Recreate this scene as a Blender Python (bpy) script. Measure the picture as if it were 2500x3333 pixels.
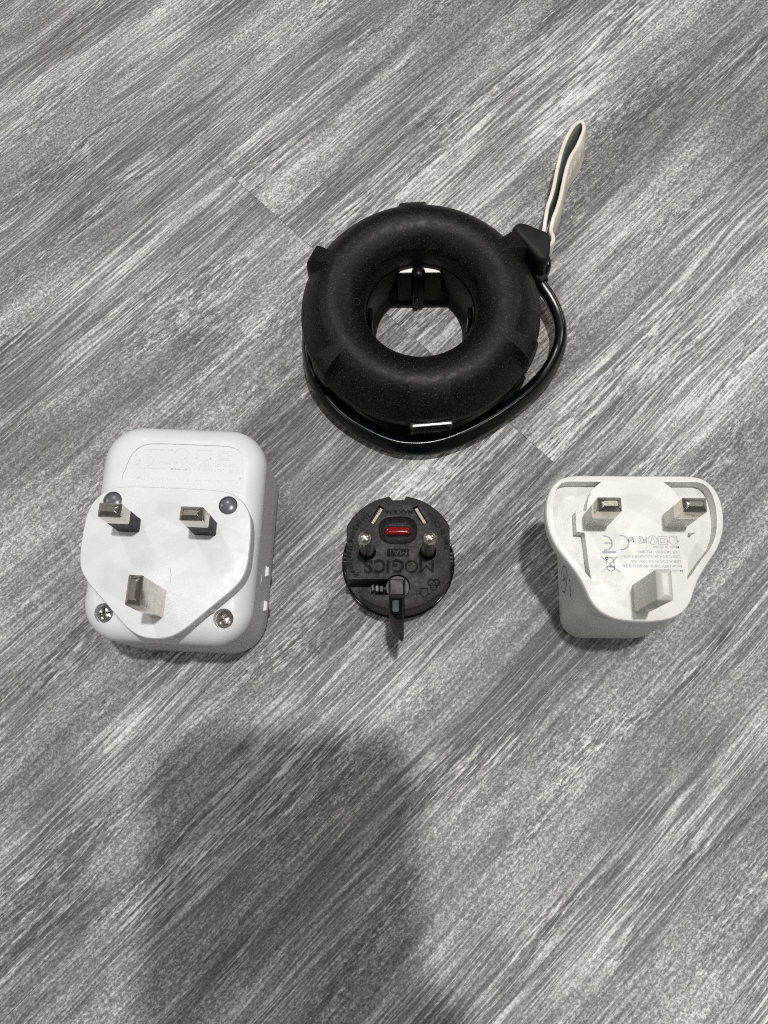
import bpy, bmesh, math, random
from math import sin, cos, pi, radians, atan2, hypot
from mathutils import Vector, Matrix, noise as mnoise
random.seed(7)
for o in list(bpy.data.objects): bpy.data.objects.remove(o)
S = bpy.context.scene
C = S.collection
MM = 0.001
CAM_H = 271.0            # mm above the floor; the origin is the spot right below the camera

# ------------------------------------------------------------------ camera
PITCH, ROLL = .265, .021
cd = bpy.data.cameras.new('camera'); cam = bpy.data.objects.new('camera', cd); C.objects.link(cam)
cam.location = (0, 0, CAM_H*MM); cam.rotation_euler = (PITCH, ROLL, 0)
cd.sensor_fit = 'HORIZONTAL'; cd.sensor_width = 36; cd.lens = 36*2700/2500
cd.clip_start = .001; cd.clip_end = 50
S.camera = cam

# ------------------------------------------------------------------ world, ceiling lamps and added fill lamps
W = bpy.data.worlds.new('World'); S.world = W; W.use_nodes = True
wn = W.node_tree; wn.nodes.clear()
wo = wn.nodes.new('ShaderNodeOutputWorld'); wb = wn.nodes.new('ShaderNodeBackground')
wb.inputs['Color'].default_value = (1.0, .975, .93, 1); wb.inputs['Strength'].default_value = .10
wn.links.new(wb.outputs[0], wo.inputs[0])

def lamp(name, off, dist, watts, size, col=(1, .99, .965)):
    """round overhead lamp; off = how far (in heights) it stands off the vertical over the things"""
    ld = bpy.data.lights.new(name, 'AREA'); ld.shape = 'DISK'; ld.size = size; ld.energy = watts; ld.color = col
    o = bpy.data.objects.new(name, ld); C.objects.link(o)
    tgt = Vector((0, .08, 0)); d = Vector((off[0], off[1], 1)).normalized()
    o.location = tgt + d*dist
    o.rotation_euler = (-d).to_track_quat('-Z', 'Y').to_euler()
    return o
lamp('downlight_main', (.065, .065), 2.1, 32.5, .08)
lamp('downlight_right', (.66, -.38), 2.6, 9.5, .22)
lamp('downlight_far', (-.34, .64), 2.5, 10, .22)
lamp('downlight_left', (-.85, -.55), 2.9, 6.5, .22)
lamp('fill_far_right', (1.15, .75), 3.6, 15, .3)  # added fill lamp, lightens the shadows
lamp('fill_far_left', (-1.3, .5), 3.6, 14, .3)  # second added fill, from the other side

S.view_settings.view_transform = 'Standard'; S.view_settings.look = 'None'
S.view_settings.exposure = 0; S.view_settings.gamma = 1; S.view_settings.use_curve_mapping = False
S.render.engine = 'CYCLES'
S.cycles.pixel_filter_type = 'BLACKMAN_HARRIS'; S.cycles.filter_width = 1.1
S.cycles.use_denoising = False

# ------------------------------------------------------------------ helpers
def link(name, me, mat, parent=None):
    o = bpy.data.objects.new(name, me); C.objects.link(o)
    if mat is not None:
        idx = [p.material_index for p in me.polygons] if len(me.materials) == 0 else None
        me.materials.clear(); me.materials.append(mat)
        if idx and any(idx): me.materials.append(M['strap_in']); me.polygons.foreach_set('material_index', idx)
    if parent is not None: o.parent = parent
    return o
def smooth(me, ang=35):
    me.shade_smooth(); me.set_sharp_from_angle(angle=radians(ang))
def bm_mesh(bm, name, ang=35):
    bmesh.ops.remove_doubles(bm, verts=bm.verts, dist=1e-7)
    bmesh.ops.recalc_face_normals(bm, faces=bm.faces)
    me = bpy.data.meshes.new(name); bm.to_mesh(me); bm.free(); smooth(me, ang); return me
def tag(o, label=None, cat=None, group=None, kind=None):
    for k, v in (('label', label), ('category', cat), ('group', group), ('kind', kind)):
        if v: o[k] = v
    return o
def empty(name, x, y, rot=0, z=0):
    o = bpy.data.objects.new(name, None); C.objects.link(o)
    o.location = (x*MM, y*MM, z*MM); o.rotation_euler = (0, 0, rot); o.empty_display_size = .01
    return o
def area(P):
    return sum(P[i-1][0]*P[i][1]-P[i][0]*P[i-1][1] for i in range(len(P)))/2
def ccw(P): return list(P) if area(P) > 0 else list(reversed(P))
def offset(P, d):
    """inset a ccw outline by d (mm)"""
    if abs(d) < 1e-9: return list(P)
    n = len(P); out = []
    for i in range(n):
        a, b, c = P[i-1], P[i], P[(i+1) % n]
        e1 = (b[0]-a[0], b[1]-a[1]); e2 = (c[0]-b[0], c[1]-b[1])
        l1 = hypot(*e1) or 1e-9; l2 = hypot(*e2) or 1e-9
        n1 = (-e1[1]/l1, e1[0]/l1); n2 = (-e2[1]/l2, e2[0]/l2)
        m = (n1[0]+n2[0], n1[1]+n2[1]); k = 1+n1[0]*n2[0]+n1[1]*n2[1]
        k = max(k, .3)
        out.append((b[0]+m[0]*d/k, b[1]+m[1]*d/k))
    return out
def rrect(w, h, r, cx=0, cy=0, n=8):
    P = []
    r = min(r, w/2-1e-3, h/2-1e-3)
    for k, (sx, sy) in enumerate(((1, 1), (-1, 1), (-1, -1), (1, -1))):
        for i in range(n+1):
            a = (k+i/n)*pi/2
            P.append((cx+sx*(w/2-r)+r*cos(a), cy+sy*(h/2-r)+r*sin(a)))
    return P
def circ(r, cx=0, cy=0, n=40, ry=None):
    return [(cx+r*cos(2*pi*i/n), cy+(ry or r)*sin(2*pi*i/n)) for i in range(n)]
def catmull(P, k=6, closed=True):
    n = len(P); out = []
    for i in range(n if closed else n-1):
        if closed: p = [P[(i+j-1) % n] for j in range(4)]
        else: p = [P[max(0, min(n-1, i+j-1))] for j in range(4)]
        for s in range(k):
            t = s/k
            out.append(tuple(.5*(2*p[1][d]+(p[2][d]-p[0][d])*t+(2*p[0][d]-5*p[1][d]+4*p[2][d]-p[3][d])*t*t+(3*p[1][d]-p[0][d]-3*p[2][d]+p[3][d])*t**3) for d in range(len(P[0]))))
    if not closed: out.append(tuple(P[-1]))
    return out
def loft(P, rows, bm=None, xf=None):
    """rows = [(inset, z), ...] of one outline, capped at both ends; mm"""
    bm = bm or bmesh.new(); P = ccw(P); R = []
    for d, z in rows:
        Q = offset(P, d); R.append([bm.verts.new((xf @ Vector((x, y, z)) if xf else Vector((x, y, z)))*MM) for x, y in Q])
    n = len(P)
    for a, b in zip(R, R[1:]):
        for i in range(n):
            bm.faces.new((a[i], a[(i+1) % n], b[(i+1) % n], b[i]))
    bm.faces.new(list(reversed(R[0]))); bm.faces.new(R[-1])
    return bm
def fillet(r, z, n=5, d0=0):
    """rows that round an upper edge: radius r ending at height z"""
    return [(d0+r-r*cos(i/n*pi/2), z-r+r*sin(i/n*pi/2)) for i in range(n+1)]
def lowfillet(r, z, n=5, d0=0):
    return [(d0+r-r*sin(i/n*pi/2), z+r-r*cos(i/n*pi/2)) for i in range(n+1)]
def part(name, P, rows, mat, parent, ang=35):
    return link(name, bm_mesh(loft(P, rows), name, ang), mat, parent)
def cut(o, cutters, ang=35):
    """subtract cutter bmeshes from an object for good"""
    tmp = []
    for cb in cutters:
        me = bpy.data.meshes.new('cutter'); bmesh.ops.recalc_face_normals(cb, faces=cb.faces); cb.to_mesh(me); cb.free()
        c = bpy.data.objects.new('cutter', me); C.objects.link(c); tmp.append(c)
        c.parent = o.parent
        m = o.modifiers.new('b', 'BOOLEAN'); m.operation = 'DIFFERENCE'; m.solver = 'EXACT'; m.object = c
    dg = bpy.context.evaluated_depsgraph_get(); dg.update()
    me = bpy.data.meshes.new_from_object(o.evaluated_get(dg)); o.modifiers.clear()
    old = o.data; mat = old.materials[0]; o.data = me; me.materials.clear(); me.materials.append(mat)
    for p in me.polygons: p.material_index = 0
    smooth(me, ang)
    for c in tmp: bpy.data.objects.remove(c)
    return o
def sweep(path, sec, up=Vector((0, 0, 1)), closed=False, twist=None, bm=None, cap=True):
    """sweep a section [(side, up), ...] along a path (mm)"""
    bm = bm or bmesh.new(); P = [Vector(p) for p in path]; n = len(P); R = []
    for i in range(n):
        t = (P[(i+1) % n]-P[i-1]) if closed else (P[min(i+1, n-1)]-P[max(i-1, 0)])
        t.normalize(); s = t.cross(up)
        s = s.normalized() if s.length > 1e-4 else Vector((1, 0, 0)); u = s.cross(t)
        sc = sec(i/(n-1)) if callable(sec) else sec
        if twist:
            q = Matrix.Rotation(twist(i/(n-1)), 3, t); s = q @ s; u = q @ u
        R.append([bm.verts.new((P[i]+s*a+u*b)*MM) for a, b in sc])
    m = len(R[0])
    for i in range(n if closed else n-1):
        a, b = R[i], R[(i+1) % n]
        for j in range(m): bm.faces.new((a[j], a[(j+1) % m], b[(j+1) % m], b[j]))
    if not closed and cap:
        bm.faces.new(R[0]); bm.faces.new(list(reversed(R[-1])))
    return bm
def ell(a, b, n=14): return [(a*cos(2*pi*i/n), b*sin(2*pi*i/n)) for i in range(n)]
def stroke(bm, pts, w, z, h=.03, closed=False):
    """flat mark of width w along pts, top at z+h"""
    n = len(pts); L = []; Rr = []
    for i in range(n):
        if closed: a, b = pts[i-1], pts[(i+1) % n]
        else: a, b = pts[max(i-1, 0)], pts[min(i+1, n-1)]
        dx, dy = b[0]-a[0], b[1]-a[1]; l = hypot(dx, dy) or 1; nx, ny = -dy/l*w/2, dx/l*w/2
        k = 1
        if 0 < i < n-1 or closed:
            c, d = pts[i-1], pts[i]; ex, ey = d[0]-c[0], d[1]-c[1]; le = hypot(ex, ey) or 1
            k = 1/max(.45, abs((ex*dx+ey*dy)/(le*l)))
        L.append((pts[i][0]+nx*k, pts[i][1]+ny*k)); Rr.append((pts[i][0]-nx*k, pts[i][1]-ny*k))
    V = [[bm.verts.new((x*MM, y*MM, zz*MM)) for x, y in Q] for Q, zz in ((L, z+h), (Rr, z+h), (L, z-.02), (Rr, z-.02))]
    for i in range(n if closed else n-1):
        j = (i+1) % n
        bm.faces.new((V[0][i], V[0][j], V[1][j], V[1][i])); bm.faces.new((V[2][i], V[2][j], V[0][j], V[0][i])); bm.faces.new((V[1][i], V[1][j], V[3][j], V[3][i]))
    if not closed:
        bm.faces.new((V[0][0], V[1][0], V[3][0], V[2][0])); bm.faces.new((V[0][-1], V[2][-1], V[3][-1], V[1][-1]))
def arc(cx, cy, r, a0, a1, n=14): return [(cx+r*cos(radians(a0+(a1-a0)*i/n)), cy+r*sin(radians(a0+(a1-a0)*i/n))) for i in range(n+1)]
_gl = {}
def glyph(s, bold):
    key = (s, bold)
    if key not in _gl:
        cu = bpy.data.curves.new('t', 'FONT'); cu.body = s; cu.size = 1; cu.resolution_u = 3; cu.offset = bold
        o = bpy.data.objects.new('t', cu); C.objects.link(o)
        dg = bpy.context.evaluated_depsgraph_get(); dg.update()
        me = o.evaluated_get(dg).to_mesh()
        V = [tuple(v.co) for v in me.vertices]; F = [tuple(p.vertices) for p in me.polygons]
        o.evaluated_get(dg).to_mesh_clear()
        bpy.data.objects.remove(o); _gl[key] = (V, F)
    return _gl[key]
def text(bm, s, size, pos, rot, z, h=.03, width=None, bold=0.0, sx=1):
    """letters as thin raised shapes; pos = start of baseline, rot = reading direction"""
    V, F = glyph(s, bold)
    if not V: return 0
    x0 = min(v[0] for v in V); x1 = max(v[0] for v in V)
    k = (width/((x1-x0)*size)) if width else sx
    c, sn = cos(rot), sin(rot)
    def P(v, zz):
        x, y = (v[0]-x0)*size*k, v[1]*size
        return bm.verts.new(((pos[0]+c*x-sn*y)*MM, (pos[1]+sn*x+c*y)*MM, zz*MM))
    T = [P(v, z+h) for v in V]; B = [P(v, z-.02) for v in V]
    cnt = {}
    for f in F:
        for i in range(len(f)):
            e = (f[i-1], f[i]); cnt[tuple(sorted(e))] = cnt.get(tuple(sorted(e)), 0)+1
    for f in F:
        try: bm.faces.new([T[i] for i in f])
        except ValueError: pass
        for i in range(len(f)):
            a, b = f[i-1], f[i]
            if cnt[tuple(sorted((a, b)))] == 1:
                try: bm.faces.new((T[a], B[a], B[b], T[b]))
                except ValueError: pass
    return (x1-x0)*size*k
def arctext(bm, s, size, r, a0, a1, z, h, bold=0):
    """letters along a circle from angle a0 to a1 (degrees), their tops towards the centre"""
    adv = []
    for ch in s:
        if ch == ' ': adv.append(.32); continue
        V, F = glyph(ch, bold); adv.append(max(v[0] for v in V)-min(v[0] for v in V)+.09)
    tot = sum(adv); t = 0
    for ch, w in zip(s, adv):
        if ch != ' ':
            a = radians(a0+(a1-a0)*(t+0*w)/tot); am = radians(a0+(a1-a0)*(t+w*.45)/tot)
            text(bm, ch, size, (r*cos(a), r*sin(a)), am+pi/2, z, h, bold=bold, sx=1.0)
        t += w
def bare(bm, name, mat, parent):
    me = bpy.data.meshes.new(name); bm.to_mesh(me); bm.free(); return link(name, me, mat, parent)

# ------------------------------------------------------------------ materials
class N:
    def __init__(s, name):
        s.m = bpy.data.materials.new(name); s.m.use_nodes = True; s.t = s.m.node_tree; s.t.nodes.clear()
        s.out = s.t.nodes.new('ShaderNodeOutputMaterial'); s.b = s.t.nodes.new('ShaderNodeBsdfPrincipled')
        s.t.links.new(s.b.outputs[0], s.out.inputs[0])
        s.tc = s.t.nodes.new('ShaderNodeTexCoord')
    def L(s, a, b): s.t.links.new(a, b)
    def n(s, typ, **kw):
        nd = s.t.nodes.new(typ)
        for k, v in kw.items(): setattr(nd, k, v)
        return nd
    def scale(s, v, off=None):
        m = s.n('ShaderNodeMapping'); m.inputs['Scale'].default_value = v
        s.L(s.tc.outputs['Object'], m.inputs[0])
        if off is not None: s.L(off, m.inputs['Location'])
        return m.outputs[0]
    def noise(s, vec, detail=2, rough=.5, dist=0, w=None):
        nd = s.n('ShaderNodeTexNoise'); nd.noise_dimensions = '4D' if w is not None else '3D'
        nd.inputs['Scale'].default_value = 1; nd.inputs['Detail'].default_value = detail
        nd.inputs['Roughness'].default_value = rough; nd.inputs['Distortion'].default_value = dist
        s.L(vec, nd.inputs['Vector'])
        if w is not None: s.L(w, nd.inputs['W'])
        return nd.outputs['Fac']
    def math(s, op, a, b=0, c=0):
        nd = s.n('ShaderNodeMath', operation=op)
        for i, v in enumerate((a, b, c)):
            if isinstance(v, (int, float)): nd.inputs[i].default_value = v
            else: s.L(v, nd.inputs[i])
        return nd.outputs[0]
    def ss(s, v, a, b, lo=0, hi=1):
        nd = s.n('ShaderNodeMapRange', interpolation_type='SMOOTHSTEP')
        s.L(v, nd.inputs[0]); nd.inputs[1].default_value = a; nd.inputs[2].default_value = b; nd.inputs[3].default_value = lo; nd.inputs[4].default_value = hi
        return nd.outputs[0]
    def mix(s, f, a, b):
        nd = s.n('ShaderNodeMix', data_type='RGBA')
        if isinstance(f, (int, float)): nd.inputs[0].default_value = f
        else: s.L(f, nd.inputs[0])
        for i, v in ((6, a), (7, b)):
            if isinstance(v, tuple): nd.inputs[i].default_value = (*v[:3], 1)
            else: s.L(v, nd.inputs[i])
        return nd.outputs[2]
    def bump(s, h, dist, strength=1):
        nd = s.n('ShaderNodeBump'); nd.inputs['Strength'].default_value = strength; nd.inputs['Distance'].default_value = dist
        s.L(h, nd.inputs['Height']); s.L(nd.outputs[0], s.b.inputs['Normal'])
    def set(s, col=None, rough=None, metal=None, spec=None, **kw):
        if col: s.b.inputs['Base Color'].default_value = (*col, 1)
        if rough is not None: s.b.inputs['Roughness'].default_value = rough
        if metal is not None: s.b.inputs['Metallic'].default_value = metal
        if spec is not None: s.b.inputs['Specular IOR Level'].default_value = spec
        for k, v in kw.items(): s.b.inputs[k].default_value = v
        return s

def plastic(name, col, rough, grain=.35, bump=.02, spec=.5, speck=0.0, mott=.04):
    m = N(name).set(col, rough, 0, spec)
    g = m.noise(m.scale((1000/grain,)*3), 2, .6)
    m.bump(g, bump*MM, .6)
    w = m.noise(m.scale((110,)*3), 3, .5)
    dk = tuple(c*(1-mott) for c in col)
    m.L(m.mix(m.ss(w, .35, .65), dk, col), m.b.inputs['Base Color'])
    r = m.noise(m.scale((400,)*3), 3, .6); m.L(m.ss(r, .3, .7, rough*.85, min(1, rough*1.2)), m.b.inputs['Roughness'])
    if speck:
        s = m.noise(m.scale((1000/.36,)*3), 0, .5)
        s = m.ss(s, .66, .78, 0, speck)
        c = m.mix(s, col, (1, .97, .93)); m.L(c, m.b.inputs['Base Color'])
    return m.m
def metal(name, col, rough, bump=.01):
    m = N(name).set(col, rough, 1)
    g = m.noise(m.scale((900, 900, 900)), 4, .6); m.bump(g, bump*MM*4, .5)
    m.L(m.mix(m.ss(g, .3, .7), tuple(c*.8 for c in col), col), m.b.inputs['Base Color'])
    return m.m

M = {}
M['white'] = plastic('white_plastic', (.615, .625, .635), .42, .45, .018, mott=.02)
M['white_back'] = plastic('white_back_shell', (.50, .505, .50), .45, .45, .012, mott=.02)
M['warm'] = plastic('warm_white_plastic', (.655, .645, .62), .42, .45, .016, mott=.02)
M['warm_body'] = plastic('warm_white_body', (.60, .585, .545), .45, .4, .01, mott=.05)
M['pin_white'] = plastic('cream_pin_plastic', (.60, .58, .535), .3, .4, .01)
M['sleeve'] = plastic('black_pin_sleeve', (.012, .013, .015), .5, .4, .01, .25)
M['grey_dot'] = plastic('grey_rivet_plastic', (.10, .10, .108), .25, .4, .01)
M['black_matte'] = plastic('speckled_black_plastic', (.0018, .0018, .0018), .47, .6, .08, .24, speck=.035, mott=.1)
M['black_soft'] = plastic('soft_black_plastic', (.008, .0085, .0085), .5, .35, .02, .25)
M['black_gloss'] = plastic('glossy_black_plastic', (.002, .0022, .0026), .13, 1.5, .004, .35)
M['black_inner'] = plastic('inner_black_plastic', (.002, .0022, .0024), .3, 1.5, .004, .15)
M['cable'] = plastic('glossy_black_cable', (.002, .0023, .003), .22, 1.2, .006, .35)
M['charcoal'] = plastic('charcoal_plastic', (.013, .013, .013), .55, .45, .05, .25, speck=.05, mott=.12)
M['charcoal_side'] = plastic('charcoal_side_plastic', (.022, .021, .020), .5, .5, .01, .3)
M['ink'] = plastic('dark_embossed_plastic', (.003, .0035, .0045), .6, .5, .01, .12)
M['grey_print'] = plastic('grey_print', (.34, .34, .36), .5, .5, .0)
M['dark_print'] = plastic('dark_grey_print', (.14, .14, .15), .5, .5, .0)
M['relief'] = plastic('white_relief', (.60, .61, .62), .45, .5, .0)
M['nickel'] = metal('nickel_pin', (.72, .68, .61), .2)
M['steel'] = metal('screw_steel', (.62, .60, .57), .2, .02)
M['brass'] = metal('scuffed_contact', (.26, .235, .195), .5, .12)
M['bright'] = metal('bright_metal', (.9, .9, .88), .5, .03)
M['washer'] = metal('grey_washer', (.10, .10, .10), .6, .05)
M['chrome'] = metal('chrome_ball_pin', (.78, .74, .66), .24)
m = N('red_window').set((.20, .003, .005), .12, 0, .6); m.b.inputs['Coat Weight'].default_value = .6; M['red'] = m.m
m = N('smoked_window').set((.09, .105, .11), .15, 0, .6); M['smoke'] = m.m
m = N('cream_strap').set((.60, .57, .49), .6, 0, .3)
g = m.noise(m.scale((1500,)*3), 3, .6); m.bump(g, .06*MM, .6)
w = m.noise(m.scale((160,)*3), 3, .5); m.L(m.mix(m.ss(w, .35, .65), (.66, .62, .54), (.74, .71, .63)), m.b.inputs['Base Color']); M['strap'] = m.m
M['strap_in'] = plastic('grey_green_strap_inner', (.20, .21, .18), .8, .6, .05)  # darker grey-green for the inner faces of the loop
m = N('skin').set((.55, .33, .24), .5); m.b.inputs['Subsurface Weight'].default_value = .1; M['skin'] = m.m
M['sleeve_cloth'] = plastic('grey_knit_sleeve', (.18, .18, .19), .9, .9, .1)
m = N('phone_glass').set((.02, .02, .022), .08, 0, .5); M['phone'] = m.m

# the floor: one plank material, each plank reads its own stretch of it
def plank_material():
    m = N('grey_wood_vinyl')
    oi = m.n('ShaderNodeObjectInfo'); w = m.math('MULTIPLY', oi.outputs['Random'], 40.0)
    K = 1000.0
    warp = m.noise(m.scale((K/70, K/16, 1)), 2, .5, 0, w)
    # a shared gentle sway so that grain lines wander
    mp = m.n('ShaderNodeCombineXYZ'); m.L(m.math('MULTIPLY', m.math('SUBTRACT', warp, .5), .006), mp.inputs[1])
    va = m.n('ShaderNodeVectorMath', operation='ADD'); m.L(m.tc.outputs['Object'], va.inputs[0]); m.L(mp.outputs[0], va.inputs[1])
    def sc(a, b):
        q = m.n('ShaderNodeMapping'); q.inputs['Scale'].default_value = (K/a, K/b, 1); m.L(va.outputs[0], q.inputs[0]); return q.outputs[0]
    band = m.noise(sc(150, 20), 3, .55, .3, w)         # long light and dark bands
    patch = m.noise(sc(85, 42), 2, .5, .5, w)
    streak = m.noise(sc(26, .66), 2, .5, .3, w)       # scratched grain lines
    streak2 = m.noise(sc(42, 1.5), 3, .6, .35, w)
    short = m.noise(sc(4.5, .7), 1, .5, .4, w)        # short ticks
    mott = m.noise(sc(1.1, .7), 3, .7, .6, w)          # fine mottle
    pores = m.noise(sc(.62, .46), 1, .5, .5, m.math('ADD', w, 11.7))
    mask = m.ss(m.noise(sc(110, 22), 2, .5, .3, w), .40, .58)
    mask2 = m.ss(m.noise(sc(60, 13), 2, .5, .3, w), .48, .62)
    mask3 = m.ss(m.noise(sc(45, 6), 2, .5, .2, m.math('ADD', w, 5.1)), .42, .62)
    def c(v, amp): return m.math('MULTIPLY', m.math('SUBTRACT', v, .5), amp)
    crisp = m.ss(streak, .33, .67); crisp2 = m.ss(short, .34, .68)
    mo = m.ss(mott, .34, .66)
    tone = m.math('ADD', c(band, 1.1), c(patch, .7))
    fine = m.math('ADD', m.math('MULTIPLY', c(crisp, .54), m.math('ADD', m.math('MULTIPLY', mask, .6), .35)),
                  m.math('MULTIPLY', c(mo, .46), m.math('ADD', m.math('MULTIPLY', mask, -.4), 1.0)))
    fine = m.math('ADD', fine, m.math('MULTIPLY', c(streak2, .55), m.math('ADD', m.math('MULTIPLY', mask3, .75), .25)))
    fine = m.math('ADD', fine, m.math('MULTIPLY', c(crisp2, .38), mask2))
    fine = m.math('ADD', fine, c(pores, .42))
    val = m.math('ADD', m.math('ADD', tone, fine), .5)
    cr = m.n('ShaderNodeValToRGB'); e = cr.color_ramp.elements
    e[0].position = .0; e[0].color = (.07, .07, .068, 1); e[1].position = 1.0; e[1].color = (.70, .70, .685, 1)
    for p, v in ((.25, (.126, .126, .126)), (.45, (.202, .202, .201)), (.62, (.312, .312, .310)), (.80, (.50, .50, .497))):
        q = e.new(p); q.color = (*v, 1)
    m.L(val, cr.inputs[0])
    # faint brownish and greenish casts in large patches
    ca = m.ss(m.noise(sc(70, 30), 2, .5, 0, m.math('ADD', w, 7.3)), .56, .74)
    cb = m.ss(m.noise(sc(60, 22), 2, .5, 0, m.math('ADD', w, 3.1)), .58, .74)
    mu = m.n('ShaderNodeMix', data_type='RGBA', blend_type='MULTIPLY'); mu.inputs[0].default_value = 1
    m.L(cr.outputs[0], mu.inputs[6]); m.L(m.mix(cb, m.mix(ca, (1, 1, 1), (1.0, .955, .93)), (.99, .985, .935)), mu.inputs[7])
    m.L(mu.outputs[2], m.b.inputs['Base Color'])
    m.b.inputs['Roughness'].default_value = .55; m.b.inputs['Specular IOR Level'].default_value = .4
    m.L(m.ss(mott, .3, .7, .42, .66), m.b.inputs['Roughness'])
    grooves = m.math('ADD', m.math('MULTIPLY', m.math('MULTIPLY', crisp, .5), m.math('ADD', mask, .25)), m.math('ADD', m.math('MULTIPLY', mott, .6), m.math('MULTIPLY', m.math('MULTIPLY', crisp2, .5), m.math('ADD', mask2, .2))))
    grooves = m.math('ADD', grooves, m.math('MULTIPLY', pores, .3))
    m.bump(grooves, .4*MM, .9)
    return m.m
M['plank'] = plank_material()
M['underlay'] = plastic('dark_underlay', (.02, .02, .02), .9, 1, .02)

# ------------------------------------------------------------------ floor of vinyl planks laid on the diagonal
GR = radians(45.1)
floor = tag(empty('floor', 0, 0), 'grey wood-grain vinyl plank floor laid diagonally under the plug adapters', kind='structure')
und = part('underlay', rrect(2600, 2600, 1, 0, 250), [(0, -6), (0, -4.6)], M['underlay'], floor)
V0, PW, PL, JU = 26.6, 172.25, 1220.0, 101.4
JOINT = {0: JU, 1: JU-610, 2: JU-250, -1: JU+470, -2: JU-380, 3: JU+330, -3: JU+120, 4: JU-90, -4: JU+560, 5: JU+200, -5: JU-520}
def plank_mesh(L, Wd):
    g = .025
    P = [(g, .01), (L-g, .01), (L-g, Wd-.01), (g, Wd-.01)]
    Q = [(g+.07, .035), (L-g-.07, .035), (L-g-.07, Wd-.035), (g+.07, Wd-.035)]
    bm = bmesh.new(); R = [[bm.verts.new((x*MM, y*MM, z*MM)) for x, y in PP] for PP, z in ((P, -4.5), (P, -.12), (Q, 0))]
    for a, b in zip(R, R[1:]):
        for i in range(4): bm.faces.new((a[i], a[(i+1) % 4], b[(i+1) % 4], b[i]))
    bm.faces.new(list(reversed(R[0]))); bm.faces.new(R[-1])
    return bm_mesh(bm, 'plank', 20)
pm = plank_mesh(PL, PW)
for row in range(-5, 6):
    for k in (-2, -1, 0, 1):
        u = JOINT[row]+k*PL; v = V0+row*PW
        if abs(u+PL/2) > 1500: continue
        o = link('plank', pm, M['plank'], floor)
        o.location = ((u*cos(GR)-v*sin(GR))*MM, (u*sin(GR)+v*cos(GR))*MM, 0); o.rotation_euler = (0, 0, GR)

# ------------------------------------------------------------------ plug pins
def loft_out(rows, bm=None):
    """rows = [(outline, z), ...], outlines of equal length"""
    bm = bm or bmesh.new(); R = [[bm.verts.new((x*MM, y*MM, z*MM)) for x, y in P] for P, z in rows]; n = len(R[0])
    for a, b in zip(R, R[1:]):
        for i in range(n): bm.faces.new((a[i], a[(i+1) % n], b[(i+1) % n], b[i]))
    bm.faces.new(list(reversed(R[0]))); bm.faces.new(R[-1]); return bm
def pin_body(name, w, d, x, y, rows, mat, parent, ang=50):
    return link(name, bm_mesh(loft_out([(rrect(w-2*i, d-2*i, .45, x, y, 4), z) for i, z in rows]), name, ang), mat, parent)
def live_pin(x, y, z, sleeve, parent):
    pin_body('pin_sleeve', 6.39, 4.04, x, y, [(0, z-1), (0, z+9.3)], sleeve, parent, 30)
    pin_body('metal_pin', 6.35, 4.0, x, y, [(0, z+9.2), (0, z+16.3), (.08, z+16.5), (1.1, z+17.55), (1.3, z+17.7)], M['nickel'], parent, 25)
def earth_pin(x, y, z, mat, parent, soft=False):
    return pin_body('earth_pin', 4.0, 7.95, x, y, [(0, z-1), (0, z+21.3), (.08, z+21.5), (1.1, z+22.55), (1.3, z+22.7)], mat, parent, 25)

# ------------------------------------------------------------------ left: white travel adapter
A = tag(empty('travel_adapter', -67.3, 58.5, -.051), 'large white travel adapter with three metal pins, black pin sleeves and two screws', 'plug adapter')
zb, zf, zp = 28.5, 34.5, 40.5
BO = rrect(49.8, 66, 11.5, 0, .8, 14)
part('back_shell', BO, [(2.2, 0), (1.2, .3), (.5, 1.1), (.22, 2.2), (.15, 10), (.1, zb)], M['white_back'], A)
front = part('front_shell', BO, [(1.2, zb-3), (.25, zb-2.9), (.3, zb-.05), (-.05, zb+.05), (-.02, zb+.5)]+[(6.2*(1-cos(i/9*pi/2))**1.0, zb+.5+5.5*sin(i/9*pi/2)) for i in range(1, 10)]+[(8, zf)], M['white'], A)
panel = ccw(catmull([(-17.0, 15.0), (-16.6, 19.5), (-15.2, 23.8), (-12.2, 26.6), (-8, 27.3), (0, 27.4), (8, 27.4), (14.5, 27.2), (17.6, 25.4), (18.6, 21.5), (18.8, 15.0), (10, 14.4), (0, 14.3), (-10, 14.4)], 4))
cuts = [loft(panel, [(0, zf-.35), (-.15, zf+2)]), loft(circ(2.85, 17.5, -24.8, 36), [(0, zf-3.0), (0, zf+.2), (-.0, zf+2)]), loft(circ(2.85, -17.3, -24.9, 36), [(0, zf-3.0), (0, zf+.2), (0, zf+2)])]
cut(front, cuts)
# raised plug plate
half = [(0, 11.85), (6, 11.85), (12, 11.7), (16.5, 11.2), (20.0, 9.5), (22.6, 6.6), (23.9, 3.2), (24.35, -1), (24.4, -6), (24.2, -10.2), (23.2, -13.8), (21.0, -17.0), (18, -20.0), (14.5, -23.3), (11, -26.7), (8, -29.4), (4.4, -31.5), (0, -32.2)]
PLT = catmull(half+[(-x, y) for x, y in reversed(half[1:-1])], 5)
PLT = ccw(PLT)
plate = part('plug_plate', PLT, [(.35, zf-1.5), (.25, zf+.5), (0, zp-.7), (.08, zp-.35), (.3, zp-.08), (.7, zp)], M['white'], A)
cut(plate, [loft(circ(2.75, 16.9, 7.2, 36), [(0, zp-1.4), (0, zp+1)]), loft(circ(2.75, -17.0, 7.1, 36), [(0, zp-1.4), (0, zp+1)])])
for x, y in ((16.9, 7.2), (-17.0, 7.1)):
    part('rivet', circ(2.7, x, y, 32), [(0, zp-1.6), (0, zp-.75), (.5, zp-.5), (1.3, zp-.25), (2.2, zp-.15)], M['grey_dot'], A, 80)
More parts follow.
